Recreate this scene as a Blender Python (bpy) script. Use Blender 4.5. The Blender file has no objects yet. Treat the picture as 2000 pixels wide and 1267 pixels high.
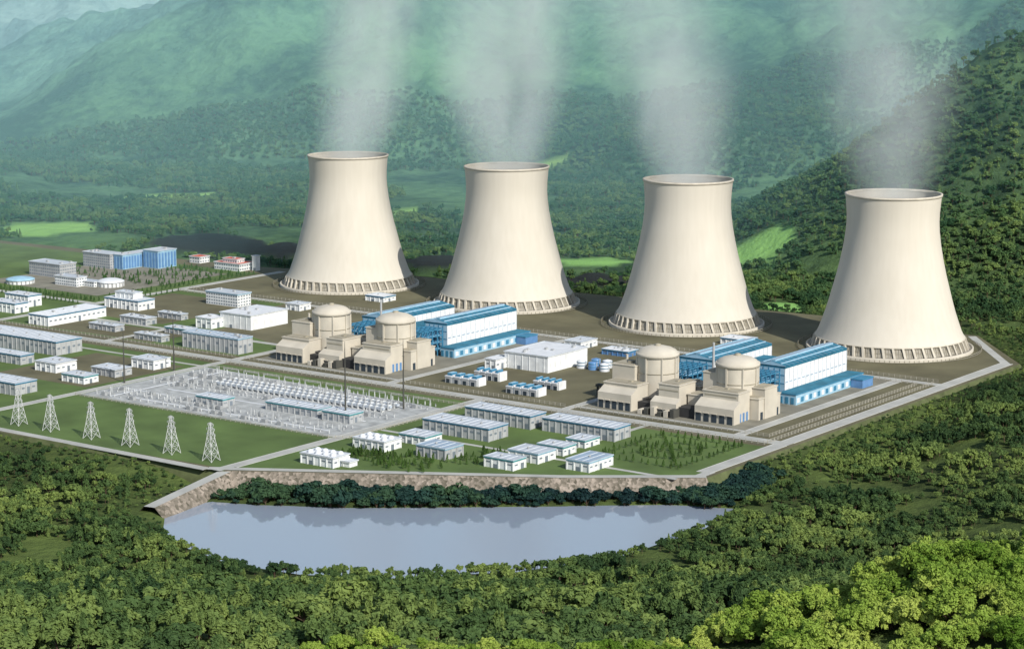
import bpy, math, random
import numpy as np
from mathutils import Vector
random.seed(7); rng=np.random.default_rng(11)
sc=bpy.context.scene
AZ=math.radians(36.5); CA,SA=math.cos(AZ),math.sin(AZ)
def W(a,d): return (a*CA-d*SA, a*SA+d*CA)
def AD(x,y): return (x*CA+y*SA, -x*SA+y*CA)

# ------------------------------------------------------------------ noise
def vn(x,y,seed=0):
    xi=np.floor(x).astype(np.int64); yi=np.floor(y).astype(np.int64)
    xf=x-xi; yf=y-yi
    u=xf*xf*xf*(xf*(xf*6-15)+10); v=yf*yf*yf*(yf*(yf*6-15)+10)
    def h(i,j):
        n=(i*374761393+j*668265263+seed*1442695041)&0xffffffff
        n=((n^(n>>13))*1274126177)&0xffffffff
        n=n^(n>>16)
        return (n&0xffff)/65535.0
    a=h(xi,yi);b=h(xi+1,yi);c=h(xi,yi+1);e=h(xi+1,yi+1)
    return (a*(1-u)+b*u)*(1-v)+(c*(1-u)+e*u)*v
def fbm(x,y,sc_,oc=4,seed=0):
    s=0;am=.5;t=0
    for o in range(oc):
        s=s+am*vn(x/sc_,y/sc_,seed+o); t+=am; am*=.5; sc_*=.5
    return s/t
def ridged(x,y,sc_,oc=4,seed=0):
    s=0;am=.5;t=0
    for o in range(oc):
        s=s+am*(1-np.abs(2*vn(x/sc_,y/sc_,seed+o)-1)); t+=am; am*=.5; sc_*=.5
    return s/t
def sdf(px,py,poly):
    P=np.array(poly,float); n=len(P)
    dm=np.full(px.shape,1e18); ins=np.zeros(px.shape,bool)
    for i in range(n):
        ax,ay=P[i];bx,by=P[(i+1)%n]
        ex,ey=bx-ax,by-ay
        t=np.clip(((px-ax)*ex+(py-ay)*ey)/(ex*ex+ey*ey),0,1)
        dm=np.minimum(dm,(px-ax-t*ex)**2+(py-ay-t*ey)**2)
        c=((ay>py)!=(by>py))
        if abs(ey)>1e-9:
            ins^=c&(px<(bx-ax)*(py-ay)/ey+ax)
    d=np.sqrt(dm); return np.where(ins,-d,d)

# ------------------------------------------------------------------ materials
MATS={}
def newmat(name):
    m=bpy.data.materials.new(name); m.use_nodes=True
    nt=m.node_tree; bs=nt.nodes["Principled BSDF"]
    bs.inputs["Specular IOR Level"].default_value=.25
    MATS[name]=m; return m,nt,bs
def pmat(name,col,rough=.8,var=.12,scale=.15,metal=0,bump=0,spec=.25):
    m,nt,bs=newmat(name); N=nt.nodes; L=nt.links
    geo=N.new("ShaderNodeNewGeometry")
    nz=N.new("ShaderNodeTexNoise"); nz.inputs["Scale"].default_value=scale; nz.inputs["Detail"].default_value=5
    L.new(geo.outputs["Position"],nz.inputs["Vector"])
    cr=N.new("ShaderNodeValToRGB"); e=cr.color_ramp.elements
    e[0].position=.3; e[1].position=.7
    e[0].color=(*[c*(1-var) for c in col],1); e[1].color=(*[min(1,c*(1+var)) for c in col],1)
    L.new(nz.outputs["Fac"],cr.inputs["Fac"]); L.new(cr.outputs["Color"],bs.inputs["Base Color"])
    bs.inputs["Roughness"].default_value=rough; bs.inputs["Metallic"].default_value=metal
    bs.inputs["Specular IOR Level"].default_value=spec
    if bump:
        b=N.new("ShaderNodeBump"); b.inputs["Distance"].default_value=bump; b.inputs["Strength"].default_value=.6
        L.new(nz.outputs["Fac"],b.inputs["Height"]); L.new(b.outputs["Normal"],bs.inputs["Normal"])
    return m
pmat("white_wall",(.70,.71,.70)); pmat("grey_wall",(.38,.39,.39)); pmat("cream_concrete",(.50,.46,.38),var=.1,scale=.06)
pmat("cream_dark",(.32,.29,.22),var=.1); pmat("glass_dark",(.03,.045,.06),rough=.25,spec=.6); pmat("window_grey",(.17,.20,.23),rough=.3,spec=.5)
pmat("roof_grey",(.42,.46,.50),var=.1); pmat("roof_steel_blue",(.27,.35,.43),var=.1)
pmat("roof_white",(.60,.62,.64),var=.08); pmat("blue_trim",(.045,.19,.31)); pmat("blue_roof",(.028,.15,.225),var=.25,scale=.08)
pmat("light_blue",(.29,.46,.57)); pmat("teal_trim",(.08,.30,.32)); pmat("blue_glass",(.10,.22,.42),rough=.3,spec=.6)
pmat("red_roof",(.50,.10,.05)); pmat("steel_white",(.55,.56,.55)); pmat("steel_grey",(.30,.31,.31)); pmat("steel_dark",(.07,.07,.06)); pmat("dark_gap",(.04,.04,.04))
pmat("road_concrete",(.38,.38,.35),var=.12,scale=.05); pmat("kerb",(.5,.5,.47)); pmat("gravel",(.35,.36,.35),var=.28,scale=.1)
pmat("paving",(.20,.19,.15),var=.2,scale=.05); pmat("fence",(.38,.36,.30)); pmat("basin",(.50,.46,.38)); pmat("louver",(.30,.28,.235),var=.2,scale=.3)
pmat("bark",(.09,.06,.04)); pmat("fence_dark",(.17,.15,.10))
pmat("olive_ground",(.122,.112,.064),var=.26,scale=.02,bump=.2)
pmat("lawn",(.088,.135,.038),var=.26,scale=.02,bump=.2)
pmat("grass_bank",(.085,.10,.04),var=.35,scale=.08,bump=1.0)

def tower_mat():
    m,nt,bs=newmat("tower_concrete"); N=nt.nodes;L=nt.links
    geo=N.new("ShaderNodeNewGeometry"); mp=N.new("ShaderNodeMapping"); mp.inputs["Scale"].default_value=(.2,.2,.008)
    L.new(geo.outputs["Position"],mp.inputs["Vector"])
    nz=N.new("ShaderNodeTexNoise"); nz.inputs["Scale"].default_value=1; nz.inputs["Detail"].default_value=6
    L.new(mp.outputs["Vector"],nz.inputs["Vector"])
    n2=N.new("ShaderNodeTexNoise"); n2.inputs["Scale"].default_value=.02; L.new(geo.outputs["Position"],n2.inputs["Vector"])
    ad=N.new("ShaderNodeMath"); ad.operation='ADD'; L.new(nz.outputs["Fac"],ad.inputs[0]); L.new(n2.outputs["Fac"],ad.inputs[1])
    cr=N.new("ShaderNodeValToRGB"); e=cr.color_ramp.elements
    e[0].position=.3;e[0].color=(.53,.49,.41,1); e[1].position=.7; e[1].color=(.59,.55,.47,1)
    mh=N.new("ShaderNodeMath"); mh.operation='MULTIPLY'; mh.inputs[1].default_value=.5
    L.new(ad.outputs[0],mh.inputs[0]); L.new(mh.outputs[0],cr.inputs["Fac"]); L.new(cr.outputs["Color"],bs.inputs["Base Color"])
    bs.inputs["Roughness"].default_value=.85
tower_mat()
def stone_mat():
    m,nt,bs=newmat("stone_wall"); N=nt.nodes;L=nt.links
    geo=N.new("ShaderNodeNewGeometry"); vo=N.new("ShaderNodeTexVoronoi"); vo.inputs["Scale"].default_value=.42
    L.new(geo.outputs["Position"],vo.inputs["Vector"])
    nz=N.new("ShaderNodeTexNoise"); nz.inputs["Scale"].default_value=.05; nz.inputs["Detail"].default_value=6; L.new(geo.outputs["Position"],nz.inputs["Vector"])
    cr=N.new("ShaderNodeValToRGB"); e=cr.color_ramp.elements
    e[0].color=(.10,.09,.065,1); e[1].color=(.33,.28,.23,1)
    sp=N.new("ShaderNodeSeparateColor"); L.new(vo.outputs["Color"],sp.inputs[0])
    mm=N.new("ShaderNodeMath"); mm.operation='MULTIPLY'; mm2=N.new("ShaderNodeMath"); mm2.operation='MULTIPLY'; mm2.inputs[1].default_value=1.8
    L.new(sp.outputs[0],mm.inputs[0]); L.new(nz.outputs["Fac"],mm2.inputs[0]); L.new(mm2.outputs[0],mm.inputs[1]); L.new(mm.outputs[0],cr.inputs["Fac"])
    L.new(cr.outputs["Color"],bs.inputs["Base Color"])
    b=N.new("ShaderNodeBump"); b.inputs["Distance"].default_value=.6; L.new(vo.outputs["Distance"],b.inputs["Height"]); L.new(b.outputs["Normal"],bs.inputs["Normal"])
    bs.inputs["Roughness"].default_value=.9
stone_mat()
def water_mat():
    m,nt,bs=newmat("lake_water"); N=nt.nodes;L=nt.links
    bs.inputs["Base Color"].default_value=(.26,.31,.38,1); bs.inputs["Roughness"].default_value=.05; bs.inputs["IOR"].default_value=1.5; bs.inputs["Specular IOR Level"].default_value=.9
    geo=N.new("ShaderNodeNewGeometry"); nz=N.new("ShaderNodeTexNoise"); nz.inputs["Scale"].default_value=.2; nz.inputs["Detail"].default_value=4
    L.new(geo.outputs["Position"],nz.inputs["Vector"]); b=N.new("ShaderNodeBump"); b.inputs["Distance"].default_value=.04; b.inputs["Strength"].default_value=.25
    L.new(nz.outputs["Fac"],b.inputs["Height"]); L.new(b.outputs["Normal"],bs.inputs["Normal"])
water_mat()
def haze_dist(nt,f0=2300,f1=6000):  # distance factor for the haze tint painted into base colours
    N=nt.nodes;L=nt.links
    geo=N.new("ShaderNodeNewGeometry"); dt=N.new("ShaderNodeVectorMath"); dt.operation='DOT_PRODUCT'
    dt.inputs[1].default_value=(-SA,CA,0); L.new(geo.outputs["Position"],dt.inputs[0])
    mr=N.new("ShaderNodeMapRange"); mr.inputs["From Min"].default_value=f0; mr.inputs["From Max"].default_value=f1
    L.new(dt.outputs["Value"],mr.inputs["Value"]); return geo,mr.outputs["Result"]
def leafmat(name,c0,c1,c2,far_hazed=(.05,.22,.13),trans=.25,nscale=.009):
    m,nt,bs=newmat(name); N=nt.nodes;L=nt.links
    geo,dist=haze_dist(nt,2300,4800)
    oi=N.new("ShaderNodeObjectInfo")
    nz=N.new("ShaderNodeTexNoise"); nz.inputs["Scale"].default_value=nscale; nz.inputs["Detail"].default_value=4
    L.new(geo.outputs["Position"],nz.inputs["Vector"])
    a=N.new("ShaderNodeMath"); a.operation='MULTIPLY_ADD'; a.inputs[1].default_value=.55
    s=N.new("ShaderNodeMath"); s.operation='MULTIPLY_ADD'; s.inputs[1].default_value=2.6; s.inputs[2].default_value=-1.05
    L.new(nz.outputs["Fac"],s.inputs[0]); L.new(oi.outputs["Random"],a.inputs[0]); L.new(s.outputs[0],a.inputs[2])
    cr=N.new("ShaderNodeValToRGB"); e=cr.color_ramp.elements; e[0].color=(*c0,1); e[0].position=.1; e[1].color=(*c2,1); e[1].position=.95
    k=e.new(.5); k.color=(*c1,1)
    L.new(a.outputs[0],cr.inputs["Fac"])
    mx=N.new("ShaderNodeMixRGB"); mx.inputs["Color2"].default_value=(*far_hazed,1)  # aerial haze painted into leaf colour: teal-green tint growing with distance
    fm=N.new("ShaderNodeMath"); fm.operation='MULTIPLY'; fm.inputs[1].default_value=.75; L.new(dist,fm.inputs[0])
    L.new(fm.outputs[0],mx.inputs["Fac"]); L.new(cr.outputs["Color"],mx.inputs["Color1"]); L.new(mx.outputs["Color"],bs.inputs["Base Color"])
    bs.inputs["Roughness"].default_value=.7; bs.inputs["Specular IOR Level"].default_value=.15
    tr=N.new("ShaderNodeBsdfTranslucent"); L.new(mx.outputs["Color"],tr.inputs["Color"])
    ms=N.new("ShaderNodeMixShader"); ms.inputs[0].default_value=trans
    L.new(bs.outputs[0],ms.inputs[1]); L.new(tr.outputs[0],ms.inputs[2]); L.new(ms.outputs[0],N["Material Output"].inputs["Surface"])
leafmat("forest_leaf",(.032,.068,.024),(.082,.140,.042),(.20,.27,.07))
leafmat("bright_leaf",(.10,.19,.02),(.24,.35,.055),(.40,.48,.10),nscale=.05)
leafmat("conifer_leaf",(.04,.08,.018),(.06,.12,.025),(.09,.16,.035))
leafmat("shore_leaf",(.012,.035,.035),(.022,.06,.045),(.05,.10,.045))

def terrain_mat():
    m,nt,bs=newmat("terrain"); N=nt.nodes;L=nt.links
    geo,dist=haze_dist(nt)
    n1=N.new("ShaderNodeTexNoise"); n1.inputs["Scale"].default_value=.035; n1.inputs["Detail"].default_value=7; n1.inputs["Roughness"].default_value=.65
    L.new(geo.outputs["Position"],n1.inputs["Vector"])
    n2=N.new("ShaderNodeTexNoise"); n2.inputs["Scale"].default_value=.0035; n2.inputs["Detail"].default_value=8; n2.inputs["Distortion"].default_value=.8
    L.new(geo.outputs["Position"],n2.inputs["Vector"])
    w1=N.new("ShaderNodeMath"); w1.operation='MULTIPLY'; w1.inputs[1].default_value=.4; L.new(n1.outputs["Fac"],w1.inputs[0])
    hf=N.new("ShaderNodeMath"); hf.operation='MULTIPLY_ADD'; hf.inputs[1].default_value=.6; L.new(n2.outputs["Fac"],hf.inputs[0]); L.new(w1.outputs[0],hf.inputs[2])
    def ramp(c0,c1):
        cr=N.new("ShaderNodeValToRGB"); e=cr.color_ramp.elements; e[0].position=.40;e[1].position=.60
        e[0].color=(*c0,1);e[1].color=(*c1,1); L.new(hf.outputs[0],cr.inputs["Fac"]); return cr
    near=ramp((.035,.05,.02),(.10,.14,.04)); far_hazed=ramp((.012,.10,.075),(.09,.32,.19)); vfar_hazed=ramp((.07,.20,.24),(.16,.36,.38))  # distant ramps carry aerial haze in the ground colour, teal then blue
    mx=N.new("ShaderNodeMixRGB"); L.new(dist,mx.inputs[0]); L.new(near.outputs[0],mx.inputs[1]); L.new(far_hazed.outputs[0],mx.inputs[2])
    _,d2=haze_dist(nt,4600,6600)
    mv=N.new("ShaderNodeMixRGB"); L.new(d2,mv.inputs[0]); L.new(mx.outputs[0],mv.inputs[1]); L.new(vfar_hazed.outputs[0],mv.inputs[2])
    fa=N.new("ShaderNodeAttribute"); fa.attribute_name="field"
    m2=N.new("ShaderNodeMixRGB"); m2.inputs[2].default_value=(.22,.42,.12,1); L.new(fa.outputs["Fac"],m2.inputs[0]); L.new(mv.outputs[0],m2.inputs[1])
    da=N.new("ShaderNodeAttribute"); da.attribute_name="dark"
    m3=N.new("ShaderNodeMixRGB"); m3.inputs[2].default_value=(.03,.034,.033,1); L.new(da.outputs["Fac"],m3.inputs[0]); L.new(m2.outputs[0],m3.inputs[1])
    L.new(m3.outputs[0],bs.inputs["Base Color"]); bs.inputs["Roughness"].default_value=.95; bs.inputs["Specular IOR Level"].default_value=.05
    b=N.new("ShaderNodeBump"); b.inputs["Distance"].default_value=10; b.inputs["Strength"].default_value=.8
    L.new(n1.outputs["Fac"],b.inputs["Height"])
    n3=N.new("ShaderNodeTexNoise"); n3.inputs["Scale"].default_value=.009; n3.inputs["Detail"].default_value=4; L.new(geo.outputs["Position"],n3.inputs["Vector"])
    b2=N.new("ShaderNodeBump"); b2.inputs["Distance"].default_value=45; L.new(dist,b2.inputs["Strength"])
    L.new(n3.outputs["Fac"],b2.inputs["Height"]); L.new(b.outputs["Normal"],b2.inputs["Normal"]); L.new(b2.outputs["Normal"],bs.inputs["Normal"])
terrain_mat()

# ------------------------------------------------------------------ mesh builder
class MB:
    def __init__(s,name): s.n=name;s.v=[];s.f=[];s.m=[];s.s=[];s.mats=[]
    def mi(s,m):
        if m not in s.mats: s.mats.append(m)
        return s.mats.index(m)
    def face(s,idx,m,sm=False): s.f.append(idx);s.m.append(s.mi(m));s.s.append(sm)
    def box(s,x0,x1,y0,y1,z0,z1,m,top=None):
        b=len(s.v); s.v+=[(x0,y0,z0),(x1,y0,z0),(x1,y1,z0),(x0,y1,z0),(x0,y0,z1),(x1,y0,z1),(x1,y1,z1),(x0,y1,z1)]
        for q in ((0,1,5,4),(1,2,6,5),(2,3,7,6),(3,0,4,7),(3,2,1,0)): s.face([b+i for i in q],m)
        s.face([b+4,b+5,b+6,b+7],top or m)
    def hexa(s,pts,m):
        b=len(s.v); s.v+=pts
        for q in ((0,1,5,4),(1,2,6,5),(2,3,7,6),(3,0,4,7),(3,2,1,0),(4,5,6,7)): s.face([b+i for i in q],m)
    def beam(s,p,q,w,m):
        p=Vector(p);q=Vector(q);d=(q-p).normalized()
        u=d.cross(Vector((0,0,1)))
        if u.length<.01:u=Vector((1,0,0))
        u.normalize();v=d.cross(u);h=w/2
        pts=[tuple(c+u*i*h+v*j*h) for c in (p,q) for i,j in((-1,-1),(1,-1),(1,1),(-1,1))]
        s.hexa(pts,m)
    def lathe(s,cx,cy,prof,m,n=32,cap=False,a0=0):
        b=len(s.v)
        for r,z in prof:
            for i in range(n):
                t=2*math.pi*i/n+a0; s.v.append((cx+r*math.cos(t),cy+r*math.sin(t),z))
        for k in range(len(prof)-1):
            for i in range(n):
                j=(i+1)%n; s.face([b+k*n+i,b+k*n+j,b+(k+1)*n+j,b+(k+1)*n+i],m,True)
        if cap: s.face([b+(len(prof)-1)*n+i for i in range(n)],m)
    def poly(s,pts,z,m):
        b=len(s.v); s.v+=[(x,y,z) for x,y in pts]; s.face(list(range(b,b+len(pts))),m)
    def build(s,coll=None):
        me=bpy.data.meshes.new(s.n); me.from_pydata(s.v,[],s.f)
        for m in s.mats: me.materials.append(MATS[m])
        me.polygons.foreach_set("material_index",s.m); me.polygons.foreach_set("use_smooth",s.s); me.update()
        o=bpy.data.objects.new(s.n,me); (coll or sc.collection).objects.link(o); return o

# ------------------------------------------------------------------ terrain
PLAT=[(-2700,1235),(-1471,1242),(-1219,1254),(-986,1395),(-890,1466),(-890,2080),(-996,2211),(-1204,2229),(-1500,2205),(-1766,2196),(-2008,2134),(-2700,2100)]
LAKE=[(-1209,1178),(-1168,1135),(-1130,1108),(-1060,1092),(-990,1100),(-935,1130),(-880,1188),(-846,1275),(-836,1370),(-850,1440),(-899,1419),(-960,1368),(-1024,1316),(-1095,1262),(-1159,1226),(-1195,1212)]
SP=[
 [(480,2560,-12),(606,2800,45),(704,3000,185),(900,3150,330),(1300,3400,560)],
 [(330,3900,0),(552,4200,62),(780,4350,160),(1056,4500,285),(1400,4650,420),(2200,5000,800)],
 [(-1150,4900,-60),(-818,5150,95),(-526,5500,300),(0,5800,640),(800,6000,800),(1600,6200,900),(3200,6600,1200)],
 [(-120,4500,0),(120,4700,110),(420,5200,330),(700,5800,600)],
 [(-3500,8500,430),(-2200,8800,560),(-900,9000,800),(800,9500,1000)],
 [(-2600,6000,120),(-1750,6500,190),(-1300,7000,360),(-900,7400,560)],
 [(-1500,5200,-10),(-1250,5700,90),(-1080,6200,240)],
]
SL=[.55,.42,.38,.38,.34,.32,.36]
def smax(a,b,k):
    h=np.clip(.5+.5*(a-b)/k,0,1); return b*(1-h)+a*h+k*h*(1-h)
FIELDS=[(-589,3745,75,50),(-712,3335,80,80),(115,2990,62,42),(335,2990,55,60),(330,2610,38,45),(-174,3535,28,40),(-250,3050,20,35),(-640,2900,60,50),(60,4100,60,40)]
DARK=[(-445,3130,95,110),(-330,3060,75,75),(-104,2945,62,60),(108,2790,56,52),(-210,2990,45,40)]
def ell(a,d,L,warp):
    r=np.full(a.shape,9.)
    for (ca,cd,ra,rd) in L: r=np.minimum(r,np.sqrt(((a-ca)/ra)**2+((d-cd)/rd)**2))
    return np.clip((1.0+warp-r)/.12,0,1)
def height(a,d):
    x=a*CA-d*SA; y=a*SA+d*CA
    sp=sdf(x,y,PLAT); sl=sdf(x,y,LAKE)
    z=np.interp(d,[0,150,300,450,620,750,900,1200,1430,1560,2600,3500,4500,6000,9000,12000,16000],
                  [120,160,172,184,176,168,134,48,-9,-10,-9,0,22,110,420,950,1600])
    z=z+(fbm(x,y,160,4,3)-.5)*np.interp(d,[0,600,1430,1600,2600,4000,6000],[20,30,8,5,6,25,120])
    z=z+np.clip((a-.16*d)/120,0,1)**2*np.interp(d,[900,1300,1900,2400],[0,14,16,8])
    nh=np.interp(a,[-200,-120,-78,-62,-30,0,40,58,80,110,200],[120,190,262,279,283,282,283,289,297,301,310])
    nh=nh-((d-400)/70)**2*14*(d<400)-((d-400)/70)**2*70*(d>=400)+(fbm(x,y,30,3,9)-.5)*7
    z=smax(z,np.where(d<700,nh,-999),6)
    mt=z.copy()
    wx=x+(fbm(x,y,700,3,61)-.5)*500; wy=y+(fbm(x,y,700,3,71)-.5)*500
    for P,s in zip(SP,SL):
        best=np.full(a.shape,-999.)
        for i in range(len(P)-1):
            ax,ay,az=P[i];bx,by,bz=P[i+1];ex,ey=bx-ax,by-ay
            t=np.clip(((a-ax)*ex+(d-ay)*ey)/(ex*ex+ey*ey),0,1)
            dist=np.sqrt((a-ax-t*ex)**2+(d-ay-t*ey)**2)
            best=np.maximum(best,az+t*(bz-az)-s*dist*(1+.25*(fbm(x,y,500,3,31)-.5)))
        mt=smax(mt,best,25)
    lift=np.clip((mt-5)/120,0,1)*(d>2500)
    mt=mt+lift*(ridged(wx,wy,520,5,20)-.62)*np.clip(mt*.9,0,260)
    z=np.where(d>2450,mt,z)
    nearv=np.interp(sl,[55,110],[-13,-2.5])
    k=np.clip((sp-10)/60,0,1); z=nearv*(1-k)+z*k
    e=np.clip((sp-.5)/3.5,0,1); z=np.where((sp<4)|((sp<9)&(sl<60)),-18*(1-e*(sl>=60))+z*e*(sl>=60),z)
    kl=np.clip((sl)/16,0,1); z=np.where(sl<0,np.maximum(-22,-14.5+sl*.6),np.where(sl<16,np.maximum(-14.2+sl*.2,-14.2)*(1-kl)+np.maximum(z,-12)*kl,z))
    z=np.where((sp<9)&(sl<60),-18,z)
    z=z+ell(a,d,DARK,0*a)*9
    return z,sp,sl
dd=np.sort(np.concatenate([150*np.exp(np.linspace(0,math.log(16000/150),430)),np.linspace(1350,2700,300)]))
NR=len(dd);NC=560; dd=dd+np.arange(NR)*1e-3
ss=np.linspace(-1,1,NC)
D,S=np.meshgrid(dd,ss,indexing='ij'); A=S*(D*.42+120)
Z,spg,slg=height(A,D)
X=A*CA-D*SA; Y=A*SA+D*CA
V=np.stack([X,Y,Z],-1).reshape(-1,3)
i=np.arange(NR-1)[:,None]*NC+np.arange(NC-1)[None,:]
Fq=np.stack([i,i+1,i+NC+1,i+NC],-1).reshape(-1,4)
me=bpy.data.meshes.new("terrain"); me.vertices.add(len(V)); me.vertices.foreach_set("co",V.ravel())
me.loops.add(Fq.size); me.loops.foreach_set("vertex_index",Fq.ravel().astype(np.int32))
me.polygons.add(len(Fq)); me.polygons.foreach_set("loop_start",np.arange(0,Fq.size,4,dtype=np.int32)); 
me.update(calc_edges=True); me.polygons.foreach_set("use_smooth",np.ones(len(Fq),bool))
warp=(fbm(X,Y,60,3,40)-.5)*.7
fv=ell(A,D,FIELDS,warp); dv=ell(A,D,DARK,warp*.5)
at=me.attributes.new("field",'FLOAT','POINT'); at.data.foreach_set("value",fv.ravel().astype(np.float32))
at=me.attributes.new("dark",'FLOAT','POINT'); at.data.foreach_set("value",dv.ravel().astype(np.float32))
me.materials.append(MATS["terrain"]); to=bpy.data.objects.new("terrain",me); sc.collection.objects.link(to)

lk=MB("lake"); lk.poly([(-1230,1160),(-1150,1085),(-1060,1070),(-960,1075),(-850,1150),(-815,1300),(-810,1460),(-905,1450),(-1215,1240)],-14.0,"lake_water"); lk.build()

# ------------------------------------------------------------------ plant platform
pf=MB("ground"); n=len(PLAT)
off=[]
for i_ in range(n):
    p0=Vector(PLAT[i_-1]);p1=Vector(PLAT[i_]);p2=Vector(PLAT[(i_+1)%n])
    e1=(p1-p0).normalized();e2=(p2-p1).normalized()
    n1=Vector((e1.y,-e1.x));n2=Vector((e2.y,-e2.x));b=(n1+n2).normalized();off.append(tuple(p1+b*13/max(.5,b.dot(n1))))
pf.poly(PLAT,0,"olive_ground")
for i_ in range(n):
    j=(i_+1)%n;b=len(pf.v);pf.v+=[(*off[i_],-16),(*off[j],-16),(*PLAT[j],0),(*PLAT[i_],0)]; pf.face([b,b+1,b+2,b+3],"stone_wall" if i_ in(2,3) else "grass_bank")
pf.build()
lw=MB("lawn")
lw.poly([(-2690,1240),(-1471,1247),(-1220,1260),(-988,1402),(-896,1471),(-896,1592),(-2690,1592)],.06,"lawn")
lw.poly([(-2690,1635),(-1562,1635),(-1562,1700),(-1760,1780),(-1760,1925),(-1950,1925),(-1960,2090),(-2690,2090)],.06,"lawn")
lw.build()
pv=MB("pavement")
for r in [(-1132,-952,1632,1925),(-1540,-1352,1632,1925)]: pv.poly([(r[0],r[2]),(r[1],r[2]),(r[1],r[3]),(r[0],r[3])],.07,"paving")
pv.poly([(-2200,1830),(-1990,1830),(-1990,2060),(-2200,2060)],.12,"paving")
for r in [(-1900,-1700,1640,1700),(-1930,-1775,1730,1900),(-1700,-1580,1735,1830),(-1700,-1570,1425,1560),(-1330,-1230,1735,1835)]: pv.poly([(r[0],r[2]),(r[1],r[2]),(r[1],r[3]),(r[0],r[3])],.11,"olive_ground")
pv.build()
sy=MB("switchyard_gravel"); sy.poly([(-1549,1397),(-1234,1400),(-1222,1410),(-1222,1552),(-1549,1571)],.12,"gravel"); sy.build()
rd=MB("road")
def road(x0,x1,y0,y1,z=.18,kerb=True):
    rd.box(x0,x1,y0,y1,-.3,z,"road_concrete")
    if kerb:
        if x1-x0>y1-y0:
            for yy in (y0-.5,y1): rd.box(x0,x1,yy,yy+.5,-.3,z+.12,"kerb")
        else:
            for xx in (x0-.5,x1): rd.box(xx,xx+.5,y0,y1,-.3,z+.12,"kerb")
road(-2690,-896,1606,1618)
road(-908,-896,1480,1606,.182); road(-908,-896,1618,2075,.182)
road(-1230,-1219,1268,1606,.182)
road(-1560,-1551,1247,1606,.182); road(-1560,-1551,1618,1925,.182)
road(-2690,-1236,1246,1253)
road(-1350,-1342,1618,1925,.182); road(-955,-946,1618,1925,.182); road(-1140,-1133,1618,1925,.182)
road(-1942,-908,1925,1934)
road(-1952,-1942,1618,2120,.182); road(-2690,-1952,1782,1791)
road(-1942,-1560,1706,1713); road(-1750,-1743,1618,1706,.182); road(-1215,-908,1446,1451,.16,False); road(-1040,-1035,1451,1606,.16,False)
road(-2690,-1560,1570,1575,.16,False); road(-1540,-1350,1632,1637,.16,False); road(-1132,-955,1632,1637,.16,False)
def roadseg(p,q,w,z=.18,z2=None,m="road_concrete"):
    p=Vector(p);q=Vector(q);d=(q-p).normalized();nn=Vector((-d.y,d.x))*w/2; z2=z if z2 is None else z2
    b=len(rd.v); rd.v+=[(p.x-nn.x,p.y-nn.y,z),(q.x-nn.x,q.y-nn.y,z2),(q.x+nn.x,q.y+nn.y,z2),(p.x+nn.x,p.y+nn.y,z)]
    rd.face([b,b+1,b+2,b+3],m)
roadseg((-1236,1252),(-986,1401),9,.2); roadseg((-990,1398),(-893,1470),9,.204); roadseg((-898,1463),(-898,1486),9,.208)
roadseg((-902,2072),(-1000,2203),9,.2); roadseg((-1226,1250),(-1226,1272),10,.212)
rd.build()
dm=MB("dam"); 
P0,P1=Vector((-1221,1262)),Vector((-1200,1150))
d_=(P1-P0).normalized(); nn=Vector((-d_.y,d_.x))
for sgn,mt_ in ((1,"stone_wall"),(-1,"stone_wall")):
    a1=P0+nn*5*sgn;a2=P1+nn*5*sgn;b1=P0+nn*16*sgn;b2=P1+nn*16*sgn
    k=len(dm.v); dm.v+=[(a1.x,a1.y,-.1),(a2.x,a2.y,-6),(b2.x,b2.y,-17),(b1.x,b1.y,-17)]; dm.face([k,k+1,k+2,k+3],mt_)
a1=P0+nn*5;a2=P1+nn*5;b1=P0-nn*5;b2=P1-nn*5
k=len(dm.v); dm.v+=[(a1.x,a1.y,-.1),(a2.x,a2.y,-6),(b2.x,b2.y,-6),(b1.x,b1.y,-.1)]; dm.face([k,k+1,k+2,k+3],"road_concrete"); dm.build()

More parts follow.
